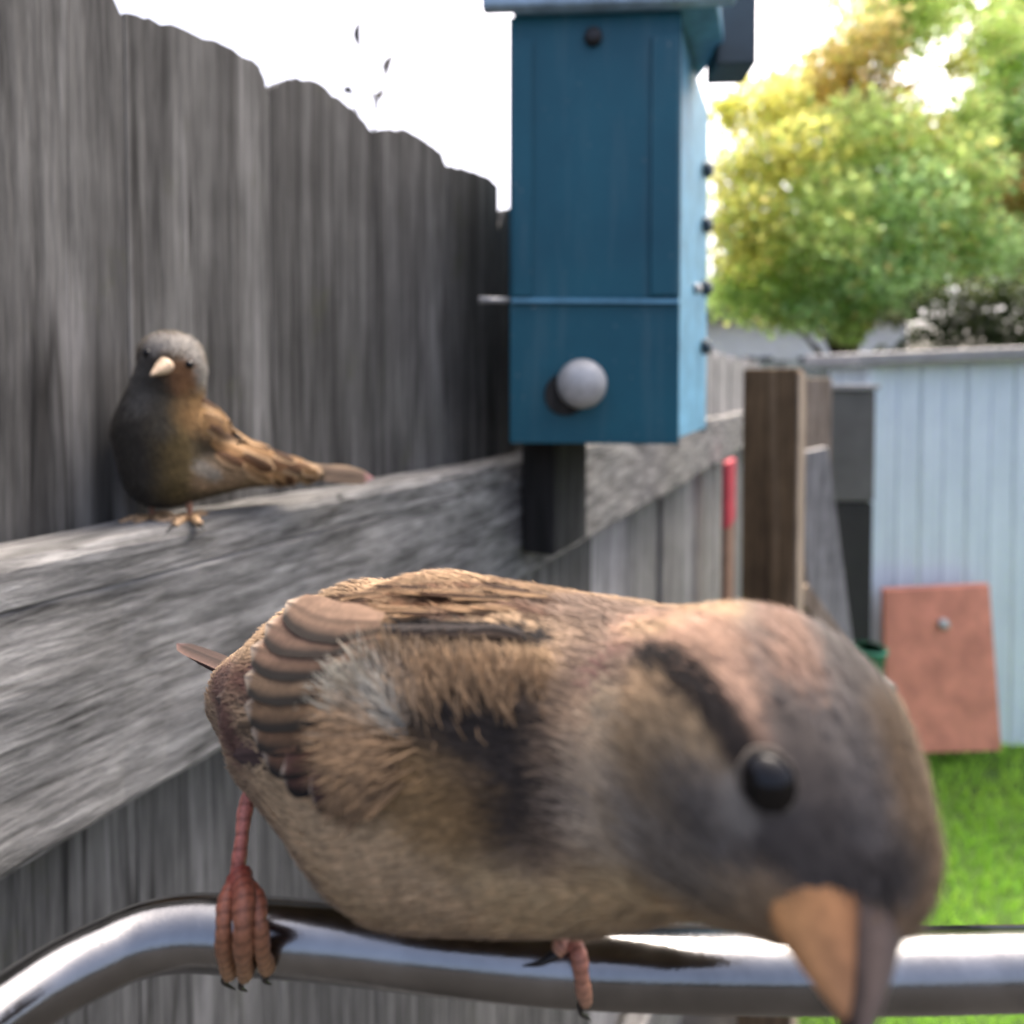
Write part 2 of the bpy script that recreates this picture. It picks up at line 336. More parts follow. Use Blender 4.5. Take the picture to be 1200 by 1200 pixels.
prism_xy(MB(), [(T + .002, T + .002), (bw - T - .002, T + .002), (bw + fl - T - .012, dB - .002), (T + .034, dB - .002)], .002, .012).build('floor', M['dark'], box)
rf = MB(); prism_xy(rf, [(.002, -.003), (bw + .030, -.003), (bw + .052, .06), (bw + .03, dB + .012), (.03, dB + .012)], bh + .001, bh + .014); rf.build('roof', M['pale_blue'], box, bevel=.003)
# deep fascia hanging from the right edge of the roof
rl_ = MB(); rl_.box((bw / 2 + .010, -.008, bh + .008), (bw + .066, .013, .016)); rl_.build('roof_lip', M['lip'], box, bevel=.003)
def front_local(px, py, off=0.0):
    p = V(px, py, zf - off); v_ = p - np.array(box.location); a_ = box.rotation_euler.z
    return (v_[0] * math.cos(a_) + v_[1] * math.sin(a_), -v_[0] * math.sin(a_) + v_[1] * math.cos(a_), v_[2])
f0, f1 = front_local(830, 92, -.075), front_local(874, 92, -.075)
fa = MB(); fa.box(((f0[0] + f1[0]) / 2 + .001, .075, (f0[2] + bh + .05) / 2), (f1[0] - f0[0], .04, bh + .05 - f0[2])); fa.build('fascia', M['fascia'], box, bevel=.002)
mb = MB(); mb.box((bw / 2, -.0012, seam), (bw - .004, .0042, .0034), rot=Matrix.Rotation(R(.8), 3, 'Y')); mb.build('seam_strip', M['pale_blue'], box)
# moulding strips on the front edges
for x0, x1 in ((.003, .020), (bw - .026, bw - .003)):
    prism_xy(MB(), [(x0, -.0035), (x1, -.0035), (x1, -.0005), (x0, -.0005)], seam + .004, bh - .022).build('edge_strip', M['blue'], box, bevel=.001)
def front_local(px, py, off=0.0):
    p = V(px, py, zf - off); v_ = p - np.array(box.location); a_ = box.rotation_euler.z
    return (v_[0] * math.cos(a_) + v_[1] * math.sin(a_), -v_[0] * math.sin(a_) + v_[1] * math.cos(a_), v_[2])
kx, ky, kz = front_local(681, 450)
kn = MB(); prof = [(0.0, .006), (-.004, .0075), (-.006, .018), (-.012, .0215), (-.018, .019), (-.022, .012), (-.0235, .003)]
kn.tube([(kx, y, kz) for y, r in prof], [r for y, r in prof], 24); kn.build('knob', M['knob'], box, smooth=True)
bx_, by_, bz_ = front_local(663, 462); bk = MB(); bk.tube([(bx_ , y, bz_) for y in (0.0, -.003)], [.019, .018], 20); bk.build('dark_disc', M['dark'], box)  # dark disc set off below and left of the knob
x_, y_, z_ = front_local(695, 44); sc = MB(); sc.tube([(x_, 0.0, z_), (x_, -.004, z_), (x_, -.006, z_)], [.008, .0075, .004], 16); sc.build('screw', M['black'], box, smooth=True)
x_, y_, z_ = front_local(562, 350); mb = MB(); mb.tube([(.002, .006, z_), (-.012, .004, z_), (-.027, .002, z_)], [.0025, .0025, .0035], 10); mb.build('hinge_pin', M['knob'], box, smooth=True)
for py in (130, 212, 305, 392):
    zz = front_local(820, py)[2]; q = .78; px_ = bw + fl * q + .002; mb = MB()
    mb.tube([(px_, dB * q, zz), (px_ + .006, dB * q - .004, zz)], [.009, .007], 12); mb.build('side_port', M['fascia'], box, smooth=True)
for py in (318,):
    zz = front_local(812, py)[2]; q = .5; mb = MB(); mb.tube([(bw + fl * q, dB * q, zz), (bw + fl * q + .004, dB * q - .003, zz)], [.006, .004], 10); mb.build('latch', M['knob'], box, smooth=True)
# dark mounting block from the rail up to the box
sA = on_fence(632, 580, DR - .022)[0]; sB = on_fence(672, 580, DR - .022)[0]
pz0 = on_fence(660, 640, DR - .03)[1]
blk = MB(); blk.prism([(sA, pz0), (sB, pz0), (sB, bz - .001), (sA, bz - .001)], DR - .038, DR - .0025)
o = blk.build('mounting_block', M['dark'], None, bevel=.002); o.rotation_euler = (0, 0, R(90) - YAW)
tag(o, 'dark wooden block fixed to the rail under the blue bird box', 'block')

# ---------------------------------------------------------------- things right of the fence
pc = V(905, 600, 1.09)
post = empty('wooden_post', (pc[0], pc[1], 0), R(-33), 'square dark brown wooden post standing right of the blue box', 'post')
ph = V(905, 432, 1.06)[2]
mb = MB(); mb.box((0, 0, ph / 2), (.086, .086, ph)); mb.build('shaft', M['post'], post, bevel=.003)
mb = MB(); mb.box((.0455, .002, ph / 2 - .004), (.004, .082, ph - .008)); mb.build('lit_side', M['tan'], post, bevel=.001)  # thin tan sheet standing for sky light on the post's right face
# tan board
a = V(955, 520, 1.75); tb = MB(); tw = 0.085
tb.box((a[0], a[1], V(955, 443, 1.75)[2] / 2), (tw, .02, V(955, 443, 1.75)[2]))
tag(tb.build('tan_board', M['tan'], bevel=.003), 'upright tan board just behind the right edge of the brown post', 'board')
# leaning grey board: from its foot on the ground up to the post
def plank(name, p0, p1, w, th, mat, label, cat, face):
    p0, p1 = Vector(p0), Vector(p1); t_ = (p1 - p0).normalized(); f_ = Vector(face); f_ = (f_ - t_ * f_.dot(t_)).normalized(); s_ = t_.cross(f_)
    mb = MB(); P = []
    for q in (p0, p1):
        for a_, b_ in ((-1, -1), (1, -1), (1, 1), (-1, 1)): P.append(q + s_ * a_ * w / 2 + f_ * b_ * th / 2)
    mb.add(P, [(0, 3, 2, 1), (4, 5, 6, 7), (0, 1, 5, 4), (1, 2, 6, 5), (2, 3, 7, 6), (3, 0, 4, 7)])
    return tag(mb.build(name, mat, bevel=.002), label, cat)
g0 = on_z(1010, 1120, .02); top = W(946, 528, 1.55)
plank('leaning_board', W(1008, 1010, 1.62), top, .11, .02, M['board'], 'weathered grey board leaning beside the brown post, wider of the two', 'board', (0.2, -1, .2))
plank('leaning_lath', W(1060, 860, 1.36), W(938, 690, 1.30), .035, .015, M['tan'], 'pale narrow lath slanting down from the brown post', 'lath', (0.1, -1, .2))
# dark grey upright panel (grey upper leaf, charcoal lower leaf)
pp = V(998, 600, 2.35); dp = empty('utility_cabinet', (pp[0], pp[1], 0), 0, 'dark grey upright cabinet between the brown post and the pale shed', 'cabinet')
zt, zm = V(998, 457, 2.35)[2], V(998, 588, 2.35)[2]
mb = MB(); mb.box((0, .12, (zt + zm) / 2), (.175, .24, zt - zm)); mb.build('upper_door', M['panel'], dp, bevel=.006)
mb = MB(); mb.box((.02, .125, zm / 2 - .003), (.14, .23, zm - .006)); mb.build('lower_door', M['char'], dp, bevel=.006)
mb = MB(); mb.box((0, .115, zt + .011), (.19, .26, .02)); mb.build('top', M['trim'], dp, bevel=.004)
# green pot
gp = on_z(1018, 1000, 0.0); gp = V(1019, 800, 2.2)
mb = MB(); prof = [(0.0, .036), (.03, .04), (.09, .05), (.10, .056), (.115, .056), (.115, .05), (.05, .04)]
zb = V(1019, 795, 2.2)[2]
stand = empty('garden_stand', (gp[0], gp[1], 0), 0, 'small grey stand holding the green pot by the pale shed', 'stand')
mq = MB(); mq.box((0, 0, zb - .012), (.12, .12, .02)); mq.build('top', M['board'], stand, bevel=.002)
for sx in (-1, 1):
    for sy in (-1, 1): mq = MB(); mq.box((sx * .045, sy * .045, (zb - .022) / 2), (.02, .02, zb - .022)); mq.build('leg', M['board'], stand)
mb.tube([(gp[0], gp[1], zb + z) for z, r in prof], [r for z, r in prof], 20); tag(mb.build('flower_pot', M['green'], smooth=True), 'small green pot beside the terracotta board', 'pot')

# pale metal shed
SZ = 2.75; sl = V(1022, 600, SZ); sh = empty('garden_shed', (sl[0], sl[1], 0), R(-4), 'pale blue metal shed with ribbed walls and a grey roof edge', 'shed')
wt = V(1022, 430, SZ)[2]; pw = 0.20
panel = None
for i in range(12):
    if panel is None:
        mb = MB(); pr = [(0.004, .0), (.012, -.007), (.03, -.007), (.04, 0), (.10, 0), (.106, -.006), (.118, -.006), (.124, 0), (.196, 0), (.196, .02), (.004, .02)]
        prism_xy(mb, pr, .02, wt); panel = mb.mesh('wall_panel', M['shed'])
    o = link('wall_panel', panel, None, sh); o.location = (i * pw, 0, 0)
mb = MB(); mb.box((-.012, 0.005, wt / 2), (.03, .05, wt)); mb.build('corner_post', M['shed'], sh, bevel=.003)
for j in range(2): o = link('wall_panel', panel, None, sh); o.location = (-.002, .44 - j * pw, 0); o.rotation_euler = (0, 0, R(-90))
mb = MB(); rise = .06
mb.add([(-.10, -.07, wt + .004), (2.5, -.07, wt + .10), (2.5, -.07, wt + .155), (-.10, -.07, wt + .055), (-.10, .52, wt + .03), (2.5, .52, wt + .13), (2.5, .52, wt + .185), (-.10, .52, wt + .085)], [(0, 1, 2, 3), (4, 7, 6, 5), (0, 4, 5, 1), (3, 2, 6, 7), (0, 3, 7, 4), (1, 5, 6, 2)])
mb.build('roof', M['trim'], sh, bevel=.004)
mb = MB(); mb.add([(0, .004, wt + .001), (2.4, .004, wt + .001), (2.4, .004, wt + .10), (0, .004, wt + .012), (0, .03, wt + .001), (2.4, .03, wt + .001), (2.4, .03, wt + .10), (0, .03, wt + .012)], [(0, 1, 2, 3), (4, 7, 6, 5), (0, 4, 5, 1), (3, 2, 6, 7), (0, 3, 7, 4), (1, 5, 6, 2)]); mb.build('gable_strip', M['shed'], sh)
# terracotta board leaning on the shed
A, B_, C_, D_ = V(1040, 884, 2.54), V(1174, 880, 2.54), V(1160, 686, 2.63), V(1036, 692, 2.63)
off = np.array((0, .022, .006)); mb = MB(); mb.add([A, B_, C_, D_, A + off, B_ + off, C_ + off, D_ + off], [(0, 1, 2, 3), (4, 7, 6, 5), (0, 4, 5, 1), (3, 2, 6, 7), (0, 3, 7, 4), (1, 5, 6, 2)])
tbd = empty('terracotta_board', tuple((A + B_) / 2), 0, 'faded terracotta coloured board leaning against the pale shed', 'board')
mb.build('board', M['terra'], tbd, bevel=.003, world=True)
q = V(1105, 731, 2.605); mb = MB(); mb.tube([q, q + np.array((0, -.012, .003)), q + np.array((0, -.016, .004))], [.024, .022, .012], 14); mb.build('knob', M['knob'], tbd, smooth=True, world=True)

# back fence and house behind the trees
bf = empty('boundary_fence', (0, 6.2, 0), 0, 'grey board fence along the far side of the yard', 'fence')
pk = MB(); pk.box((0, 0, .97), (.145, .02, 1.94)); pkm = pk.mesh('board', M['far_picket'])
for i in range(30): o = link('board', pkm, None, bf); o.location = (1.5 + i * .15, rng.uniform(0, .008), rng.uniform(-.015, .015))
for z in (.5, 1.6): mb = MB(); mb.box((3.7, .035, z), (4.6, .04, .09)); mb.build('rail', M['far_picket'], bf)
hs_ = empty('white_house', (6.4, 20, 0), 0, 'white sided house glimpsed below the yellow green tree', 'house')
mb = MB(); mb.box((2, 2.5, 2.0), (9, 5, 4.0)); mb.build('wall', M['white'], hs_)
for i in range(14): mb = MB(); mb.box((2, -.015, .2 + i * .27), (9.0, .03, .2)); mb.build('siding_board', M['white'], hs_)
mb = MB(); mb.prism([(-2.9, 4.0), (6.9, 4.0), (2.0, 6.3)], -.5, 5.5); mb.build('roof', M['roof'], hs_)
for x in (1.6, 3.4):
    mb = MB(); mb.box((x, -.05, 2.2), (1.0, .06, 1.2)); w_ = mb.build('window', M['glass'], hs_)
    mb = MB()
    for a_ in (-.54, 0, .54): mb.box((x + a_, -.09, 2.2), (.08, .04, 1.3))
    mb.box((x, -.092, 2.84), (1.16, .05, .08)); mb.box((x, -.092, 1.56), (1.2, .08, .08)); mb.build('frame', M['white'], w_)

# ---------------------------------------------------------------- trees and hedge
def crown_mesh(name, clumps, n, size, cols, seed, up=0.3):
    r_ = np.random.default_rng(seed); w_ = np.array([c[3] ** 2.2 for c in clumps]); w_ /= w_.sum(); idx = r_.choice(len(clumps), n, p=w_)
    cl = np.array([c[:4] for c in clumps])[idx]; d = r_.normal(size=(n, 3)); d /= np.linalg.norm(d, axis=1)[:, None]
    p = cl[:, :3] + d * (cl[:, 3:4] * r_.random((n, 1)) ** 0.55) * np.array((1, 1, .8))
    # two-quad leaf folded on its midrib
    ax = r_.normal(size=(n, 3)); ax[:, 2] -= up; ax /= np.linalg.norm(ax, axis=1)[:, None]; nn = np.cross(ax, r_.normal(size=(n, 3))); nn /= np.linalg.norm(nn, axis=1)[:, None]; sd_ = np.cross(ax, nn)
    L = size * r_.uniform(.6, 1.3, (n, 1)); Wd = L * .36
    V = np.stack([p, p + ax * L * .5 + sd_ * Wd + nn * L * .08, p + ax * L, p + ax * L * .5 - sd_ * Wd + nn * L * .08], 1)
    ci = np.array([c[4] for c in clumps])[idx]; base = np.array(cols)[ci]; alt = np.array(cols)[r_.integers(0, len(cols), n)]
    k_ = (r_.random((n, 1)) < .22); cc = np.where(k_, alt, base) * r_.uniform(.7, 1.3, (n, 1))
    b_ = np.arange(n)[:, None] * 4
    return np_mesh(name, V.reshape(-1, 3), np.zeros((0, 4), int), np.concatenate([b_ + np.array([0, 1, 2]), b_ + np.array([0, 2, 3])]), np.repeat(cc, 4, 0), M['leaf'])
YC = [lin((226, 224, 132)), lin((204, 222, 140)), lin((186, 216, 148)), lin((232, 214, 146)), lin((178, 206, 118))]
def tree(name, base, clumps, n, size, cols, label, seed, tr=.14):
    o = empty(name, base, 0, label, 'tree'); bx, by, bz0 = base
    mb = MB(); topz = max(c[2] for c in clumps)
    mb.tube([(0, 0, 0), (.05, .02, 1.0), (-.04, .05, 2.2), (.06, 0, topz * .42), (.0, .05, topz * .55)], [tr * 1.3, tr, tr * .8, tr * .4, tr * .1], 10)
    r_ = random.Random(seed)
    for c in clumps:
        h0 = min(max(1.6, c[2] * .55), topz * .45); q = (c[0] - bx, c[1] - by, c[2])
        mb.tube([(0, 0, h0), (q[0] * .35, q[1] * .35, h0 + (q[2] - h0) * .55), (q[0] * .75, q[1] * .75, h0 + (q[2] - h0) * .85), q], [tr * .3, tr * .2, tr * .1, tr * .03], 6)
    mb.build('trunk', M['bark'], o, smooth=True)
    me = crown_mesh('crown', clumps, n, size, cols, seed); link('crown', me, None, o, world=True); return o
TZ = 10.0
def clump(px, py, z, rpx, ci): p = W(px, py, z); return (p[0], p[1], p[2], rpx * z / FPX, ci)
cl = [clump(*c) for c in [(900,130,10.0,55,0),(870,200,9.6,48,0),(930,190,9.5,70,0),(880,290,9.4,62,0),(950,110,10.5,55,3),(1000,60,10,62,3),(1000,170,9.6,75,1),(960,250,9.2,70,1),(1040,250,9.3,80,2),(1100,210,9.6,70,1),(930,330,9.3,55,4),(990,330,9.1,60,2),(1060,320,9.3,55,2),(860,345,9.6,42,4),(1060,30,10.2,60,1),(1020,130,10.4,55,3),(1090,290,9.8,60,1),(1120,-20,11,70,1),(1000,-40,11,60,1),(850,130,10.2,28,0),(905,365,9.3,34,4),(1165,40,9.9,40,1),(1120,75,9.9,22,0),(1060,-10,10,50,1),(990,385,9.2,26,4),(1130,140,9.9,42,1),(1075,165,9.7,45,0),(1140,215,9.8,45,2),(950,368,9.0,34,2),(1000,360,9.0,36,4),(870,250,9.3,50,0),(1050,345,8.8,40,2),(960,290,8.9,60,1), (1140,290,9.7,60,2)]]
tree('maple_tree', (W(985, 600, 9.7)[0], W(985, 600, 9.7)[1], 0), cl, 44000, .115, YC, 'big yellow green backlit tree behind the blue box and shed', 11)
cl = [clump(*c) for c in [(1190,160,10.8,75,2),(1150,230,10.6,60,3),(1230,240,10.5,80,1),(1180,60,11.2,50,1),(1240,90,11,80,2),(1195,300,10.4,60,2),(1160,115,11,35,1),(1260,170,10.8,80,4),(1150,160,11.2,40,1),(1200,0,11,40,1)]]
tree('birch_tree', (W(1260, 600, 10.9)[0], W(1260, 600, 10.9)[1], 0), cl, 26000, .115, [YC[3], YC[1], YC[2], lin((206, 170, 110)), YC[4]], 'green tree with orange tinges at the right edge above the shed', 12)
cl = [clump(*c) for c in [(1090,352,7.6,28,0),(1130,348,7.5,32,1),(1170,350,7.4,34,0),(1210,345,7.4,38,1),(1250,350,7.3,40,0),(1050,372,7.8,18,1),(1110,372,7.5,20,0),(1150,375,7.4,22,1)]]
hd = [( c[0], c[1], c[2] - dz, c[3], c[4]) for c in cl for dz in (0, .45, .9, 1.4)]
ho = empty('dark_shrub', (W(1150, 600, 7.5)[0], W(1150, 600, 7.5)[1], 0), 0, 'dark green shrub showing over the roof of the pale shed', 'shrub')
link('foliage', crown_mesh('foliage', hd, 9000, .08, [lin((66, 80, 44)), lin((92, 100, 68))], 5), None, ho, world=True)
mb = MB()
for dx_ in (-.3, 0, .35): mb.tube([(dx_, 0, 0), (dx_ * 1.3, .05, .8), (dx_ * 1.6, 0, 1.9)], [.04, .03, .015], 8)
mb.build('stem', M['bark'], ho)

# dry stalk with curled leaves rising behind the fence
st = empty('dry_stalk', tuple(fd * .42 + fn * (DP + .10)), R(90) - YAW, 'thin dry stalk with a few curled dead leaves rising behind the fence', 'plant')
M['dry'] = plain('dry_leaf', (0.10, 0.095, 0.085), 0.9, 0.4, 200)
DS = DP + .11
def sp(px, py): return fd * on_fence(px, py, DS)[0] + fn * DS + np.array((0, 0, on_fence(px, py, DS)[1]))
mb = MB(); mb.tube(catmull([sp(430, 420), sp(436, 200), sp(441, 130), sp(452, 85), sp(462, 62)], 6), np.linspace(.0022, .0012, 25), 6); mb.build('stem', M['dry'], st, smooth=True, world=True)
mb = MB(); mb.tube(catmull([sp(436, 200), sp(416, 120), sp(411, 102)], 6), np.linspace(.0014, .0009, 13), 6); mb.tube(catmull([sp(441, 130), sp(428, 80), sp(421, 55)], 6), np.linspace(.0014, .0009, 13), 6); mb.build('twig', M['dry'], st, smooth=True, world=True)
for (a, b_, w_) in (((421, 55), (423, 22), .0042), ((452, 88), (462, 62), .0050), ((411, 110), (409, 98), .0046), ((442, 118), (453, 106), .005), ((519, 170), (516, 158), .002)):
    p0, p1 = sp(*a), sp(*b_); ax = Vector(p1 - p0); sd_ = ax.cross(Vector((0, 1, 0))).normalized(); mb = MB(); P = []; F = []
    for i in range(7):
        q = i / 6; w2 = w_ * math.sin(math.pi * min(1, q * .9 + .08)); c = Vector(p0) + ax * q + sd_ * .004 * math.sin(q * 3)
        P += [c - sd_ * w2 + Vector((0, .0015, 0)), c, c + sd_ * w2 + Vector((0, .0015, 0))]
    for i in range(6): F += [(3 * i, 3 * i + 1, 3 * i + 4, 3 * i + 3), (3 * i + 1, 3 * i + 2, 3 * i + 5, 3 * i + 4)]
    mb.add(P, F); mb.build('leaf', M['dry'], st, smooth=True, world=True)

# ---------------------------------------------------------------- steel perch
PH = 0.097; PR_ = 0.0056; zp = CAM[2] - PH
ppx = [(-420, 1560), (-200, 1340), (-60, 1236), (50, 1158), (118, 1122), (168, 1101), (225, 1092), (300, 1096), (400, 1104), (520, 1117), (640, 1128), (760, 1134), (900, 1137), (1050, 1137), (1200, 1134), (1400, 1136), (1560, 1170), (1650, 1260), (1720, 1420)]
path = catmull([on_z(x, y, zp) for x, y in ppx], 8)
mb = MB(); mb.tube(path, PR_, 32); tag(mb.build('perch', M['steel'], smooth=True), 'bent polished steel perch bar under the large sparrow', 'perch')

# ---------------------------------------------------------------- birds
def remeshed(name, spheres, voxel, smooth):
    bm = bmesh.new()
    for (c, r, sc_) in spheres:
        bmesh.ops.create_icosphere(bm, subdivisions=3, radius=1.0, matrix=Matrix.Translation(Vector(c)) @ Matrix.Diagonal((r * sc_[0], r * sc_[1], r * sc_[2], 1)))
    me = bpy.data.meshes.new(name); bm.to_mesh(me); bm.free()
    o = bpy.data.objects.new(name, me); col.objects.link(o)
    m = o.modifiers.new('remesh', 'REMESH'); m.mode = 'VOXEL'; m.voxel_size = voxel
    s_ = o.modifiers.new('smooth', 'SMOOTH'); s_.factor = .5; s_.iterations = smooth
    dg = bpy.context.evaluated_depsgraph_get(); out = bpy.data.meshes.new_from_object(o.evaluated_get(dg)); bpy.data.objects.remove(o); bpy.data.meshes.remove(me)
    out.name = name; out.polygons.foreach_set('use_smooth', np.ones(len(out.polygons), bool)); return out
def chain(blobs, k=7):
    out = []
    for a, b_ in zip(blobs[:-1], blobs[1:]):
        for i in range(k): q = i / k; out.append(tuple(np.array(a) * (1 - q) + np.array(b_) * q))
    out.append(blobs[-1]); return [(W(x, y, z), r, (1, 1, 1)) for x, y, z, r in out]
class Bird:
    def __init__(s, root, blobs, extra, voxel, smooth, spine, base_col):
        s.root = root; s.me = remeshed('body', chain(blobs) + extra, voxel, smooth); s.base = np.array(base_col)
        s.v = np.zeros(len(s.me.vertices) * 3, np.float32); s.me.vertices.foreach_get('co', s.v); s.v = s.v.reshape(-1, 3).astype(float)
        s.bvh = BVHTree.FromPolygons([Vector(p) for p in s.v], [tuple(p.vertices) for p in s.me.polygons])
        s.sp = np.array([W(*p) for p in spine]); s.strokes = []
    def hit(s, px, py, lift=0.0):
        r = Vector(ray(px, py)).normalized(); h = s.bvh.ray_cast(Vector(CAM), r)
        if h[0] is None:
            n_ = s.bvh.find_nearest(Vector(CAM) + r * float(np.linalg.norm(s.sp[len(s.sp) // 2] - CAM))); return np.array(n_[0]) + np.array(n_[1]) * lift, np.array(n_[1])
        return np.array(h[0]) + np.array(h[1]) * lift, np.array(h[1])
    def stroke(s, pts, wpx, c, strength=1.0, soft=0.5):
        P = [];
        for (a, b_) in zip(pts[:-1], pts[1:]):
            for k in range(5): q = k / 5; P.append(s.hit(a[0] + (b_[0] - a[0]) * q, a[1] + (b_[1] - a[1]) * q)[0])
        P.append(s.hit(*pts[-1])[0]); P = np.array(P); d = np.linalg.norm(P - CAM, axis=1).mean(); s.strokes.append((P, wpx * d / FPX, lin(c), strength, soft))
    def color(s, p):
        c = np.repeat(s.base[None], len(p), 0)
        for P, w_, cc, st_, soft in s.strokes:
            a, b_ = P[:-1], P[1:]; ab = b_ - a; L = (ab ** 2).sum(1) + 1e-12; best = np.full(len(p), 1e9)
            for i in range(len(a)):
                t_ = np.clip(((p - a[i]) @ ab[i]) / L[i], 0, 1); best = np.minimum(best, np.linalg.norm(p - a[i] - t_[:, None] * ab[i], axis=1))
            wgt = st_ * np.clip((w_ * (1 + soft) - best) / (w_ * 2 * soft + 1e-9), 0, 1); wgt = (wgt * wgt * (3 - 2 * wgt))[:, None]
            c = c * (1 - wgt) + cc * wgt
        return c
    def finish_body(s):
        at = s.me.attributes.new('Col', 'FLOAT_COLOR', 'POINT'); at.data.foreach_set('color', np.c_[s.color(s.v) * .8, np.ones(len(s.v))].astype(np.float32).ravel())
        s.me.materials.append(M['skin']); return link('body', s.me, None, s.root, world=True)
    def flow(s, p):
        a, b_ = s.sp[:-1], s.sp[1:]; best = np.full(len(p), 1e9); out = np.zeros((len(p), 3)); tan = b_ - a; wsum = np.zeros(len(p))
        for i in range(len(a)):
            L = (tan[i] ** 2).sum(); t_ = np.clip(((p - a[i]) @ tan[i]) / L, 0, 1); d = np.linalg.norm(p - a[i] - t_[:, None] * tan[i], axis=1)
            w_ = 1 / (d ** 6 + 1e-18); out += w_[:, None] * tan[i] / math.sqrt(L); wsum += w_
        return out / wsum[:, None]
    def strands(s, n, length, width, lift, seed, regions=(), streak=None, jitter=.22, skip=None):
        r_ = np.random.default_rng(seed); nt = len(s.me.polygons)
        s.me.calc_loop_triangles(); tri = np.zeros(len(s.me.loop_triangles) * 3, np.int32); s.me.loop_triangles.foreach_get('vertices', tri); tri = tri.reshape(-1, 3)
        A, B_, C_ = s.v[tri[:, 0]], s.v[tri[:, 1]], s.v[tri[:, 2]]; nr = np.cross(B_ - A, C_ - A); ar = np.linalg.norm(nr, axis=1); pr = ar / ar.sum()
        k = r_.choice(len(tri), n, p=pr); u = r_.random((n, 2)); fl_ = u.sum(1) > 1; u[fl_] = 1 - u[fl_]
        vn = np.zeros(len(s.v) * 3, np.float32); s.me.vertices.foreach_get('normal', vn); vn = vn.reshape(-1, 3)
        w0 = 1 - u.sum(1); p = A[k] * w0[:, None] + B_[k] * u[:, :1] + C_[k] * u[:, 1:]
        nn = vn[tri[k, 0]] * w0[:, None] + vn[tri[k, 1]] * u[:, :1] + vn[tri[k, 2]] * u[:, 1:]; nn /= np.linalg.norm(nn, axis=1)[:, None]
        f = s.flow(p); L = np.full(n, length); Wd = np.full(n, width); lf = np.full(n, lift)
        for (cpx, rad, dirpx, mul, lf2) in regions:      # local change of direction: towards another spot of the surface
            c0 = s.hit(*cpx)[0]; d0 = np.linalg.norm(c0 - CAM); w_ = np.clip(1.4 - np.linalg.norm(p - c0, axis=1) / (rad * d0 / FPX), 0, 1)[:, None]
            dv = s.hit(cpx[0] + dirpx[0], cpx[1] + dirpx[1])[0] - c0; dv /= np.linalg.norm(dv) + 1e-9; f = f * (1 - w_) + dv * w_; L = L * (1 + (mul - 1) * w_[:, 0]); lf = lf * (1 - w_[:, 0]) + lf2 * w_[:, 0]
        cr = s.color(p)
        if skip is not None:
            kp = ~skip(p); p, nn, f, L, Wd, cr, lf = p[kp], nn[kp], f[kp], L[kp], Wd[kp], cr[kp], lf[kp]; n = len(p)
        f = f - nn * (f * nn).sum(1)[:, None]; f /= np.linalg.norm(f, axis=1)[:, None] + 1e-9
        f += r_.normal(0, jitter, (n, 3)); f -= nn * (f * nn).sum(1)[:, None]; f /= np.linalg.norm(f, axis=1)[:, None] + 1e-9
        sd_ = np.cross(nn, f); L = (L * r_.uniform(.6, 1.25, n))[:, None]; wd = (Wd * r_.uniform(.6, 1.4, n))[:, None]; lf = (lf * r_.uniform(.3, 1.6, n))[:, None]
        p = p - nn * .0003
        V = np.stack([p - sd_ * wd * .6, p + sd_ * wd * .6, p + f * L * .5 + nn * L * lf * .75 + sd_ * wd, p + f * L * .5 + nn * L * lf * .75 - sd_ * wd, p + f * L + nn * L * lf * .8], 1)
        ph_ = r_.uniform(0, 6.28, 14); kv = r_.normal(size=(14, 3)) * (6.28 / .0075); mott = sum(np.sin(p @ kv[q] + ph_[q]) for q in range(14)) / math.sqrt(14)
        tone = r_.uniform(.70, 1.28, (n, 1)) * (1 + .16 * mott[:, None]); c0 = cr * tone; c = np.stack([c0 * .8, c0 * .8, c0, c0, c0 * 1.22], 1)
        b_ = np.arange(n)[:, None] * 5
        me = np_mesh('plumage', V.reshape(-1, 3), b_ + np.array([0, 1, 2, 3]), b_ + np.array([3, 2, 4]), c.reshape(-1, 3), M['feather'])
        return tag(link('plumage', me, None, s.root, world=True), kind='stuff')
    def feather(s, name, pts, wpx, cc, ec, lift=(.001, .003), bars=0.0, camber=.25, tipc=None, edge=1, blunt=.35):
        """a vane laid along the surface: pts are picture points root to tip, wpx its half width"""
        P = []; Nn = []
        c2 = catmull([np.array(p, float) for p in pts], 5); m_ = len(c2)
        for i, q in enumerate(c2):
            t_ = i / (m_ - 1); p, n_ = s.hit(q[0], q[1]); P.append(p); Nn.append(n_)
        P = np.array(P); Nn = np.array(Nn)
        for _ in range(3): Nn[1:-1] = (Nn[:-2] + Nn[1:-1] + Nn[2:]) / 3; P[1:-1] = (P[:-2] + 2 * P[1:-1] + P[2:]) / 4
        Nn /= np.linalg.norm(Nn, axis=1)[:, None]
        return s.vane(name, P, Nn, wpx, cc, ec, lift, bars, camber, tipc, blunt, edge)
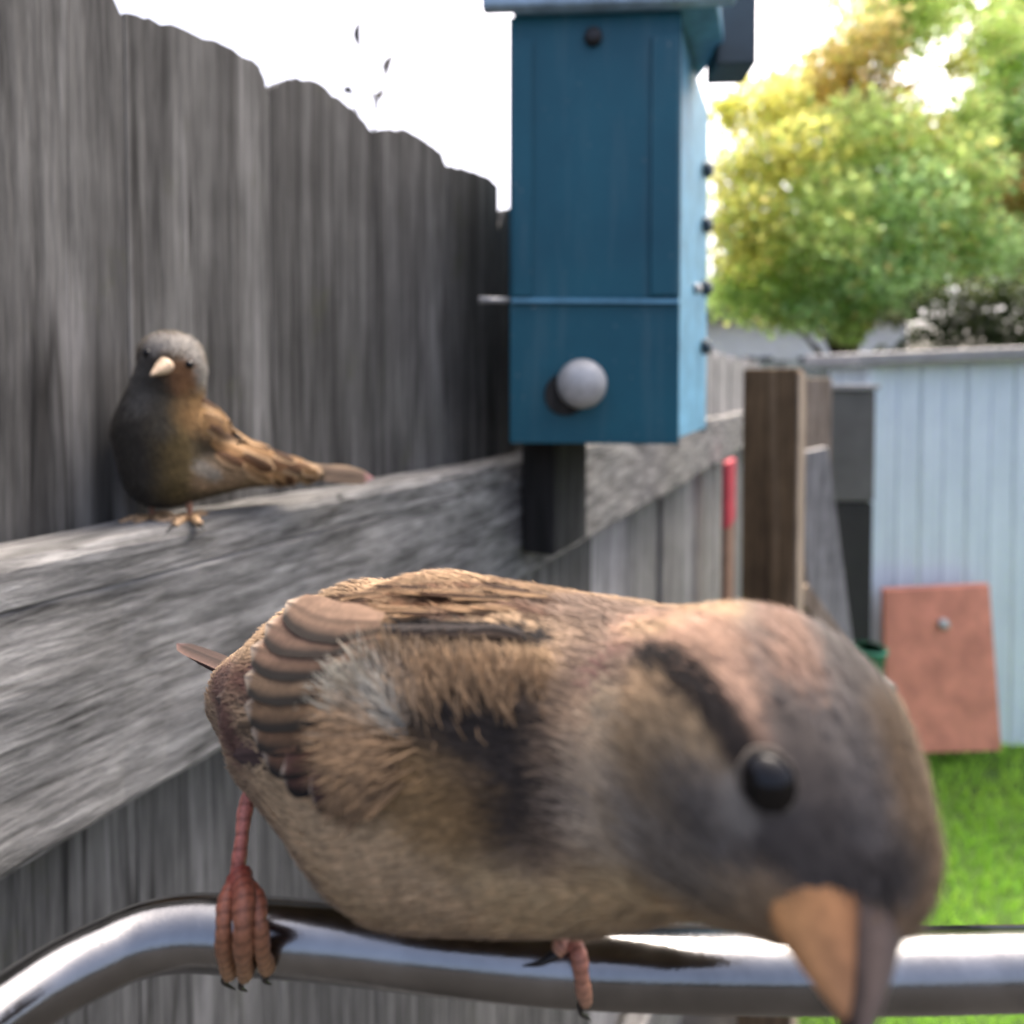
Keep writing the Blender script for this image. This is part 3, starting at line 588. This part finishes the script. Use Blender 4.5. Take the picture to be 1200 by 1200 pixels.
    def vane(s, name, P, Nn, wpx, cc, ec, lift, bars, camber, tipc, blunt, edge=1):
        m_ = len(P); d = np.linalg.norm(P - CAM, axis=1).mean(); w_ = wpx * d / FPX; mb = MB(); na = 9; V = []; Cc = []
        cc, ec = lin(cc), lin(ec); tipc = ec if tipc is None else lin(tipc)
        for i in range(m_):
            t_ = i / (m_ - 1); tg = P[min(i + 1, m_ - 1)] - P[max(i - 1, 0)]; tg /= np.linalg.norm(tg) + 1e-12; sd_ = np.cross(Nn[i], tg); sd_ /= np.linalg.norm(sd_) + 1e-12
            prof = min(1, .45 + t_ * 1.8) * math.sqrt(max(0, 1 - max(0, (t_ - (1 - blunt)) / blunt) ** 2.0)) + .03
            for j in range(na):
                a = j / (na - 1) * 2 - 1; lf = lift[0] + (lift[1] - lift[0]) * t_
                jag = 0 if abs(a) < .6 else rng.normal(0, .02)
                V.append(P[i] + sd_ * (a + jag) * w_ * prof + Nn[i] * (lf - camber * w_ * prof * a * a + (0.00018 if j == na // 2 else 0)))
                e = min(1, max(0, (a * edge - .30) / .38)) if name == 'flight_feather' else max(0, a * edge) ** 2.5; c = cc * (1 - e) + ec * e; c = c * (1 + .18 * max(0, -a * edge)) * (1 + .10 * math.sin(a * 23 + t_ * 60))
                if bars: c = c * (1 + bars * math.sin(t_ * 40 + a * 3))
                if t_ > .93: q = min(1, (t_ - .93) / .06); c = c * (1 - q) + tipc * q
                if j == na // 2: c = c * .55
                Cc.append(c * rng.uniform(.88, 1.12))
        F = [(i * na + j, i * na + j + 1, (i + 1) * na + j + 1, (i + 1) * na + j) for i in range(m_ - 1) for j in range(na - 1)]
        mb.add(V, F, Cc); return mb.build(name, M['feather'], s.root, smooth=True, world=True)
def toe(mb, pts, r0, r1, c0, c1):
    p = catmull(pts, 12); m_ = len(p); rad = [r0 + (r1 - r0) * i / (m_ - 1) for i in range(m_)]
    for i in range(m_): rad[i] *= 1 + .035 * math.cos(i * 1.5708) + .08 * math.cos(i * .42)
    cs = [lin(c0) * (1 - i / (m_ - 1)) + lin(c1) * i / (m_ - 1) for i in range(m_)]; cs = [c * (0.62 if i % 4 == 2 else 1.1) for i, c in enumerate(cs)]
    mb.tube(p, rad, 10, cols=cs)
def claw(mb, pts, r0, c=(30, 26, 24)): p = catmull(pts, 5); m_ = len(p); mb.tube(p, [r0 * (1 - .9 * i / (m_ - 1)) for i in range(m_)], 8, cols=[lin(c)] * m_)

# ---- the near sparrow
sr = empty('sparrow', tuple(W(480, 1100, .107)), 0, 'large brown sparrow on the steel perch bending its head down to the right', 'bird')
blobs = [(300, 812, .130, .0095), (396, 822, .119, .0205), (515, 857, .108, .0276), (675, 873, .098, .0236), (785, 873, .087, .0190), (885, 884, .0755, .0178), (945, 952, .070, .0128), (970, 992, .067, .0090)]
extra = [(W(350, 838, .123), .0118, (1, 1, 1)), (W(432, 797, .114), .0183, (1, 1, 1)), (W(560, 925, .104), .0180, (1.15, 1, 1)), (W(770, 925, .085), .0145, (1, 1, 1))]
spine = [(985, 1090, .062), (950, 985, .069), (885, 900, .0755), (785, 860, .087), (660, 870, .098), (515, 860, .108), (385, 835, .119), (300, 812, .130), (225, 770, .165)]
nb = Bird(sr, blobs, extra, .0009, 14, spine, lin((158, 134, 107)))
S = nb.stroke
S([(480, 1010), (600, 1030), (740, 1010)], 95, (196, 170, 130), 1, .5)                 # belly
S([(330, 930), (420, 985), (520, 1060)], 52, (190, 164, 130), 1, .5)
S([(690, 760), (660, 860), (640, 960)], 60, (142, 121, 101), .9, .5)                  # shoulder
S([(640, 700), (760, 725), (720, 780)], 45, (112, 95, 83), 1, .5)                    # nape
S([(430, 700), (560, 690), (640, 690)], 42, (120, 98, 75), 1, .4)                     # scapulars
for (pts_, w_) in [([(352, 744), (385, 722), (420, 706)], 5), ([(368, 748), (405, 730), (450, 716)], 5), ([(392, 712), (430, 694), (480, 684)], 4), ([(440, 722), (500, 708), (560, 704)], 4), ([(480, 700), (530, 690), (580, 692)], 4), ([(560, 724), (610, 716), (650, 726)], 5), ([(590, 700), (625, 698), (655, 708)], 5), ([(372, 706), (400, 690), (440, 680)], 3), ([(600, 680), (650, 690)], 4), ([(500, 726), (545, 720)], 3)]: S(pts_, w_ * 1.5, (58, 39, 26), 1, .6)
for (pts_, w_) in [([(410, 722), (450, 704), (500, 696)], 5), ([(500, 716), (560, 714)], 4), ([(540, 682), (590, 682)], 5), ([(440, 690), (480, 676)], 4)]: S(pts_, w_, (150, 126, 98), .8, .6)
S([(370, 750), (470, 715), (560, 708)], 10, (80, 54, 34), .9, .5); S([(400, 715), (520, 690), (600, 688)], 6, (88, 62, 44), .8, .5)
S([(520, 728), (620, 712), (650, 720)], 7, (98, 74, 60), .8, .5); S([(450, 676), (560, 672)], 6, (110, 86, 66), .7, .6)
S([(400, 750), (480, 738), (560, 742), (650, 752)], 14, (30, 27, 26), 1, .3)          # dark wing bar
S([(470, 785), (560, 780), (640, 790)], 24, (160, 134, 104), 1, .5)                    # pale flank edge over the wing
S([(395, 800), (425, 830)], 34, (164, 160, 146), 1, .5)                                # whitish tuft
S([(500, 840), (590, 860), (600, 930)], 60, (50, 45, 42), .95, .6)                    # dark side patch
S([(450, 900), (540, 960)], 44, (132, 106, 72), .8, .6)
S([(800, 790), (840, 840)], 20, (165, 140, 115), .5, .6)
S([(730, 960), (800, 1020)], 56, (146, 136, 124), .9, .6)                               # cheek, throat
S([(720, 830), (705, 900), (720, 980)], 26, (176, 158, 134), .9, .6)                   # pale ear-covert rim
S([(700, 800), (720, 770), (760, 755)], 10, (112, 84, 78), .8, .6)
S([(780, 900), (830, 880)], 50, (140, 122, 98), .9, .6)
S([(850, 990), (830, 950)], 40, (104, 98, 92), .9, .6)
S([(760, 732), (830, 745), (890, 790), (905, 850)], 38, (156, 128, 110), 1, .35)       # supercilium
S([(760, 735), (800, 735)], 18, (158, 134, 108), .8, .6)
S([(985, 760), (1010, 860), (1010, 980)], 78, (93, 88, 85), 1, .25)                    # crown
S([(940, 730), (950, 800)], 26, (128, 104, 90), .8, .5); S([(1060, 880), (1085, 980)], 34, (104, 86, 66), .8, .6)
S([(930, 850), (970, 960)], 26, (80, 74, 70), .9, .5)
S([(770, 770), (815, 795), (850, 845), (872, 885)], 21, (34, 30, 29), 1, .55)           # black eye stripe
S([(898, 918)], 46, (96, 90, 84), 0, .4) if False else None
S([(905, 985), (960, 1010), (1030, 1050)], 26, (80, 74, 70), 1, .5)                     # dark lores
S([(868, 960), (860, 925)], 15, (126, 120, 112), .9, .5)                                # pale crescent behind eye
S([(255, 770), (262, 830), (285, 880)], 20, (96, 66, 60), .8, .5)
body = nb.finish_body()
eyeP, eyeN = nb.hit(900, 916); er = 0.0029
def no_eye(p): return np.linalg.norm(p - (eyeP - eyeN * .0005), axis=1) < er * 1.0
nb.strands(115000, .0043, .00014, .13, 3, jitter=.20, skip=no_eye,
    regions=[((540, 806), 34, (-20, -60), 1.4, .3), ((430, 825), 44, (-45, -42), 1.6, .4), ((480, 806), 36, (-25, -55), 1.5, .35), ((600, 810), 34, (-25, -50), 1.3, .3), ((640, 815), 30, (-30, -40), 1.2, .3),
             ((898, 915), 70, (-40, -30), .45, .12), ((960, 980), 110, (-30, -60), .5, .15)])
# eye
mb = MB(); ec_ = eyeP - eyeN * er * .62
bm = bmesh.new(); bmesh.ops.create_uvsphere(bm, u_segments=28, v_segments=18, radius=er * 1.12); bmesh.ops.translate(bm, verts=bm.verts, vec=Vector(ec_)); me = bpy.data.meshes.new('eye'); bm.to_mesh(me); bm.free()
me.polygons.foreach_set('use_smooth', [True] * len(me.polygons)); link('eye', me, M['eye'], sr, world=True)
u_ = np.cross(eyeN, (0, 0, 1)); u_ /= np.linalg.norm(u_); v_ = np.cross(eyeN, u_)
mb = MB(); ring = [eyeP + eyeN * .0002 + (u_ * math.cos(a) * 1.0 + v_ * math.sin(a) * 1.06) * er * .93 for a in np.linspace(0, 2 * math.pi, 33)]
mb.tube(ring, [.00016 + .00022 * max(0, (Vector(ring[i]) - Vector(eyeP)).normalized().dot(Vector(Up * .8 - Rt * .5).normalized())) + .00005 * math.sin(i * 1.7) for i in range(33)], 8, cap=False, cols=[lin((78, 73, 68)) * (1 + .25 * math.sin(i * 2.3)) for i in range(33)]); mb.build('eyelid', M['skin'], sr, smooth=True, world=True)
# wing: fan of pale edged flight feathers at the left
tips = [(352, 722), (328, 744), (311, 768), (305, 798), (306, 828), (314, 854), (326, 878), (346, 900), (376, 920)]
roots = [(455, 742), (450, 752), (450, 766), (446, 784), (440, 804), (432, 826), (426, 848), (424, 866), (428, 880)]
tc = [(122, 99, 82), (128, 102, 85), (136, 108, 88), (134, 110, 86), (128, 102, 76), (120, 92, 68), (116, 84, 64), (98, 68, 58), (74, 50, 52)]
EDGE = 1
for i in range(len(tips) - 1, -1, -1):
    r0, t0 = np.array(roots[i], float), np.array(tips[i], float); mid = (r0 * .45 + t0 * .55) + np.array((-2, 12))
    nb.feather('flight_feather', [r0, mid, t0], 23, tc[i], tuple(np.array(tc[i]) * (.26 if i < 2 else .15)), lift=(.0012 + .0002 * (8 - i), .0020 + .00022 * (8 - i)), bars=.05, camber=.03, tipc=(196, 180, 160), blunt=.30, edge=EDGE)
# outer primaries beyond the fan (far edge)
for i, (r0, t0, c) in enumerate([((345, 735), (262, 752), (170, 120, 112)), ((340, 770), (254, 782), (120, 84, 84)), ((340, 805), (256, 818), (110, 84, 70)), ((345, 840), (262, 850), (120, 98, 74)), ((350, 872), (276, 884), (96, 70, 66))]):
    r0, t0 = np.array(r0, float), np.array(t0, float); nb.feather('flight_feather', [r0, (r0 + t0) / 2 + np.array((0, 5)), t0], 19, tuple(np.array(c) * .85), tuple(np.array(c) * .3), lift=(.0001, .0005), camber=.2, tipc=tuple(np.array(c) * .8), blunt=.5)
# tertials with wide pale edges and scapulars above
for i in range(22):                                  # narrow scapular feathers lying back along the body
    q = i / 21; x = 410 + 230 * q + rng.normal(0, 8); lo = 738 - 24 * q; hi = 688 - 8 * min(1, q * 3) + 12 * q; y = hi + (lo - hi) * rng.random()
    Lf = rng.uniform(50, 90); sl_ = (.42 * (1 - min(1, q * 2.4)) + rng.normal(.03, .04)); dark = rng.random() < .5
    c = np.array((56, 38, 26) if dark else (128, 102, 76)) * rng.uniform(.85, 1.1); e = np.array((150, 122, 92)) * rng.uniform(.85, 1.1)
    nb.feather('scapular_feather', [(x, y), (x - Lf * .5, y + Lf * sl_ * .35), (x - Lf, y + Lf * sl_)], rng.uniform(3.5, 6), tuple(c), tuple(e), lift=(.0003, rng.uniform(.0010, .0018)), camber=.3, tipc=tuple(e), blunt=.7, edge=rng.choice((-1, 1)))
for i in range(6):                                   # dark median coverts
    x = 440 + i * 26; nb.feather('covert_feather', [(x + 44, 750), (x + 12, 744), (x - 22, 750)], 8, (34, 28, 26), (80, 66, 54), lift=(.0010, .0020), camber=.3, tipc=(60, 50, 44))
# fluffed flank feathers reaching up over the wing: one mass of hair thin barbs
edge_px = catmull([(655, 806), (580, 800), (500, 800), (452, 808), (428, 830), (418, 862), (420, 900), (436, 936)], 10); ne = len(edge_px); V = []; Cc = []; n_ = 0
for i in range(2600):
    q = rng.random(); k_ = min(ne - 2, int(q * (ne - 1))); a_, b_ = edge_px[k_], edge_px[k_ + 1]; tg = (b_ - a_) / (np.linalg.norm(b_ - a_) + 1e-9); nr = np.array((-tg[1], tg[0])) * -1.0
    if nr[0] * -1 + nr[1] * -1 < 0: nr = -nr
    root = a_ + (b_ - a_) * rng.random() - nr * (abs(rng.normal(0, 24)) - 6) + tg * rng.normal(0, 4)
    if q < .16 and rng.random() > q / .16: continue
    d_ = nr + tg * rng.normal(.12, .28); Lp = rng.uniform(20, 44) * (1.1 if q > .3 else .9)
    P = [nb.hit(*(root + d_ * Lp * t_), 0) for t_ in (0, .5, 1)]
    lf = (.0004, rng.uniform(.0014, .0030), rng.uniform(.0012, .0040)); w_ = rng.uniform(.00007, .00016)
    P = [p + n0 * l for (p, n0), l in zip(P, lf)]; ax_ = P[2] - P[0]; ax_ /= np.linalg.norm(ax_) + 1e-9; sd_ = np.cross(nb.hit(*root)[1], ax_)
    white = math.exp(-((q - .47) / .10) ** 2); g_ = lin((150, 124, 96)) * (1 - white) + lin((172, 168, 156)) * white; g_ = g_ * rng.uniform(.55, 1.25) * (1 - .45 * max(0, q - .72) / .28)
    V += [P[0] - sd_ * w_, P[0] + sd_ * w_, P[1] + sd_ * w_ * 1.1, P[1] - sd_ * w_ * 1.1, P[2]]; Cc += [g_ * .75, g_ * .75, g_, g_, g_ * 1.25]; n_ += 1
b_ = np.arange(n_)[:, None] * 5
tag(link('flank_plumage', np_mesh('flank_plumage', np.array(V), b_ + np.array([0, 1, 2, 3]), b_ + np.array([3, 2, 4]), np.array(Cc), M['feather']), None, sr, world=True), kind='stuff')
# tail
for i in range(5):
    p0 = W(318, 800 + 4 * i, .127); p1 = W(207 + 5 * i, 754 + 4 * i, .185 - .002 * i); P = np.array([p0 + (p1 - p0) * q for q in np.linspace(0, 1, 10)]); Nn = np.repeat(np.array((0.25, -.5, .8))[None], 10, 0)
    nb.vane('tail_feather', P, Nn, 9, (58, 45, 39), (100, 78, 70), (.0004 * i, .0006 * i), 0, .1, (108, 82, 80), .3)
# beak: axis down, culmen on the right
bA, bT = W(966, 1018, .0630), W(1012, 1262, .0545); ax = bT - bA; Lb = np.linalg.norm(ax); ax /= Lb; upv = Rt * .97 + Up * .2 + Fw * .25; upv -= ax * (upv @ ax); upv /= np.linalg.norm(upv); sv = np.cross(ax, upv)
def mandible(sign, h0, w0, length, droop, c0, c1, c2):
    mb = MB(); V = []; Cc = []; n_ = 20; m_ = 16
    for i in range(m_):
        t_ = i / (m_ - 1); h = h0 * (1 - t_ ** 1.35) + .0003; w_ = w0 * (1 - t_ ** 1.25) + .0003
        cen = bA + ax * length * t_ - upv * droop * t_ * t_
        for k in range(n_):
            a = 2 * math.pi * k / n_; q = math.sin(a)
            hh = h if q * sign > 0 else h * .12
            V.append(cen + sv * math.cos(a) * w_ + upv * q * hh)
            u = max(0, q * sign); Cc.append(((lin(c0) * (1 - u) + lin(c1) * u) * (1 - t_ * .5) + lin(c2) * t_ * .5) * (.4 if u < .17 else 1))
    F = [(i * n_ + k, i * n_ + (k + 1) % n_, (i + 1) * n_ + (k + 1) % n_, (i + 1) * n_ + k) for i in range(m_ - 1) for k in range(n_)] + [tuple(range(n_ - 1, -1, -1)), tuple((m_ - 1) * n_ + k for k in range(n_))]
    mb.add(V, F, Cc); return mb
mandible(1, .0078, .0055, Lb, .0011, (130, 108, 94), (96, 88, 84), (86, 78, 76)).build('upper_mandible', M['beak'], sr, smooth=True, world=True)
mandible(-1, .0084, .0056, Lb * .90, -.0014, (176, 122, 80), (226, 164, 104), (160, 122, 104)).build('lower_mandible', M['beak'], sr, smooth=True, world=True)
# legs and toes
lc, ld = (176, 104, 92), (128, 70, 60)
mb = MB(); toe(mb, [W(318, 880, .118), W(291, 935, .111), W(283, 985, .107), (W(277, 1036, .1045))], .00135, .00115, (200, 128, 112), (150, 84, 72))
leg = mb.build('leg', M['leg'], sr, smooth=True, world=True)
zz = .1035
for pts, cl_ in [([(277, 1030, .1045), (266, 1052, .1015), (262, 1090, .0990), (264, 1122, .1010), (270, 1140, .1035)], [(270, 1138, .1035), (262, 1150, .1045), (276, 1160, .1065)]),
                 ([(280, 1030, .1045), (286, 1050, .1010), (285, 1090, .0982), (286, 1125, .1005), (288, 1142, .1035)], [(288, 1140, .1035), (282, 1156, .1045), (290, 1162, .1065)]),
                 ([(281, 1030, .1045), (300, 1052, .1020), (305, 1085, .0995), (308, 1118, .1010), (314, 1134, .1030)], [(314, 1132, .1030), (310, 1148, .1040), (318, 1154, .1060)]),
                 ([(278, 1034, .1050), (290, 1050, .1100), (300, 1062, .1140)], [(300, 1062, .1140), (303, 1080, .118), (300, 1100, .120)])]:
    mb = MB(); toe(mb, [W(*p) for p in pts], (.0014 if pts[1][0] != 286 else .0020), .00125, (128, 58, 50), (150, 116, 82)); o = mb.build('toe', M['leg'], leg, smooth=True, world=False); o.matrix_parent_inverse = Matrix.Identity(4)
    mb = MB(); claw(mb, [W(*p) for p in cl_], .0008); o = mb.build('claw', M['leg'], leg, smooth=True)
mb = MB(); toe(mb, [W(668, 1060, .101), W(668, 1085, .0995), W(670, 1104, .0985)], .0014, .0013, (176, 110, 96), (170, 104, 90)); leg2 = mb.build('leg', M['leg'], sr, smooth=True, world=True)
for pts, cl_ in [([(670, 1098, .0985), (678, 1118, .0960), (682, 1150, .0955), (686, 1172, .0975)], [(686, 1170, .0975), (680, 1186, .0985), (692, 1196, .1)]),
                 ([(668, 1098, .0985), (658, 1106, .0970), (652, 1116, .0965)], [(655, 1114, .0965), (634, 1128, .0955), (612, 1132, .0960)])]:
    mb = MB(); toe(mb, [W(*p) for p in pts], .00145, .00115, (166, 98, 82), (170, 128, 100)); mb.build('toe', M['leg'], leg2, smooth=True)
    mb = MB(); claw(mb, [W(*p) for p in cl_], .0008); mb.build('claw', M['leg'], leg2, smooth=True)

# ---- the sparrow on the rail
s_, z_ = on_fence(205, 606, DR + .012); rp = fd * s_ + fn * (DR + .016); rz_ = ztop
zr = float((np.array((rp[0], rp[1], rz_)) - CAM) @ Fw)
br = empty('sparrow', (rp[0], rp[1], rz_), 0, 'smaller dark sparrow facing the camera on the weathered fence rail', 'bird')
k = zr; rr = lambda px: px * k / FPX
blobs = [(204, 430, k - .004, rr(34)), (196, 462, k, rr(40)), (188, 505, k, rr(50)), (196, 548, k + .002, rr(48)), (236, 548, k + .012, rr(38)), (285, 545, k + .028, rr(30)), (335, 553, k + .042, rr(18)), (370, 556, k + .052, rr(9))]
extra = [(W(200, 418, k - .003), rr(33), (1.05, 1, .9)), (W(225, 505, k + .008), rr(40), (1, 1, 1))]
spine = [(195, 428, k - .03), (203, 428, k - .004), (200, 470, k + .004), (215, 515, k + .012), (285, 540, k + .028), (380, 556, k + .055)]
fb = Bird(br, blobs, extra, .0011, 8, spine, lin((84, 74, 60)))
S = fb.stroke
S([(165, 480), (165, 570)], 42, (54, 51, 46), 1, .5); S([(205, 490), (208, 570)], 20, (92, 78, 50), .9, .7); S([(182, 470), (186, 500)], 14, (70, 66, 58), .8, .7)
S([(170, 420), (160, 450), (165, 470)], 10, (96, 92, 86), .9, .6); S([(176, 404), (182, 436)], 7, (50, 47, 44), .8, .6); S([(224, 432), (236, 446)], 6, (54, 46, 38), .8, .6); S([(232, 452), (226, 470)], 9, (120, 112, 100), .8, .6)
S([(185, 402), (220, 402), (238, 440)], 13, (136, 132, 126), 1, .5); S([(170, 440), (160, 470)], 14, (80, 78, 74), .8, .6)
S([(212, 436), (214, 452)], 11, (128, 94, 66), .9, .6); S([(240, 560), (330, 560)], 16, (140, 116, 90), .9, .5); S([(232, 545), (250, 556)], 8, (130, 124, 114), .8, .5)
S([(230, 480), (300, 510)], 22, (128, 100, 66), 1, .5)
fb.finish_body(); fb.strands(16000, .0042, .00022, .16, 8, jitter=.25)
for row in range(5):
    for k_ in range(4 - (row > 2)):
        q = k_ / 3; x0, y0 = 236 + 34 * k_ + 4 * row, 470 + 19 * k_ + 15 * row - 3 * row * q; Lf = 52 - 5 * row
        dark = (row + k_) % 2 == 0; c = np.array((70, 46, 26) if dark else (128, 98, 66)) * rng.uniform(.85, 1.15); e = np.array((178, 150, 116)) * rng.uniform(.85, 1.1)
        fb.feather('wing_feather', [(x0, y0), (x0 + Lf * .5, y0 + Lf * .28), (x0 + Lf, y0 + Lf * .46 + 2)], 8.5, tuple(c), tuple(e), lift=(.0008, .0030), camber=.25, tipc=tuple(e), blunt=.5, edge=1 if row % 2 else -1)
for (pts, w_, c, e) in [([(286, 536), (335, 545), (388, 553)], 8, (96, 68, 44), (176, 150, 120)), ([(300, 526), (345, 538), (396, 551)], 7, (116, 88, 58), (186, 162, 132))]:
    fb.feather('wing_feather', pts, w_, c, e, lift=(.001, .0032), camber=.3)
for i in range(4):
    p0 = W(340, 550 + 2 * i, k + .044); p1 = W(438 - 5 * i, 560 - 2 * i, k + .075); P = np.array([p0 + (p1 - p0) * q for q in np.linspace(0, 1, 8)]); fb.vane('tail_feather', P, np.repeat(np.array((-.2, -.85, .4))[None], 8, 0), 10, (92, 78, 66), (140, 120, 100), (.0005 * i, .0007 * i), 0, .1, (176, 130, 132), .3)
for px, py in ((172, 414), (222, 427)):
    p, n_ = fb.hit(px, py); bm = bmesh.new(); bmesh.ops.create_uvsphere(bm, u_segments=16, v_segments=10, radius=.0022); bmesh.ops.translate(bm, verts=bm.verts, vec=Vector(p - n_ * .0004)); me = bpy.data.meshes.new('eye'); bm.to_mesh(me); bm.free(); me.polygons.foreach_set('use_smooth', [True] * len(me.polygons)); link('eye', me, M['eye'], br, world=True)
bp, bn = fb.hit(193, 428); bp = bp - bn * .002; bt = W(176, 440, k - .026); cs = [lin((182, 160, 136))] * 8
mb = MB(); q = np.linspace(0, 1, 8); mb.tube([bp + (bt - bp) * t_ for t_ in q], [.0040 * (1 - t_ ** 1.2) + .0003 for t_ in q], 14, cols=cs); mb.build('beak', M['beak'], br, smooth=True, world=True)
for sx in (-22, 22):
    a = W(200 + sx, 585, k + .002); bfoot = np.array((a[0], a[1], rz_ + .0022)); mb = MB(); toe(mb, [a + np.array((0, 0, .012)), a, bfoot], .0015, .0013, (150, 110, 90), (140, 100, 80)); lg = mb.build('leg', M['leg'], br, smooth=True, world=True)
    for dx_, dy_ in ((-.010, -.010), (0, -.014), (.010, -.010), (0.002, .012)):
        tp_ = bfoot + np.array((dx_, dy_, -.0004)); mb = MB(); toe(mb, [bfoot, (bfoot + tp_) / 2 + np.array((0, 0, .0012)), tp_], .0023, .0018, (150, 118, 84), (176, 146, 112)); mb.build('toe', M['leg'], lg, smooth=True)
        mb = MB(); claw(mb, [tp_, tp_ + np.array((dx_ * .3, dy_ * .3, -.0004)), tp_ + np.array((dx_ * .5, dy_ * .5, -.002))], .0009); mb.build('claw', M['leg'], lg, smooth=True)
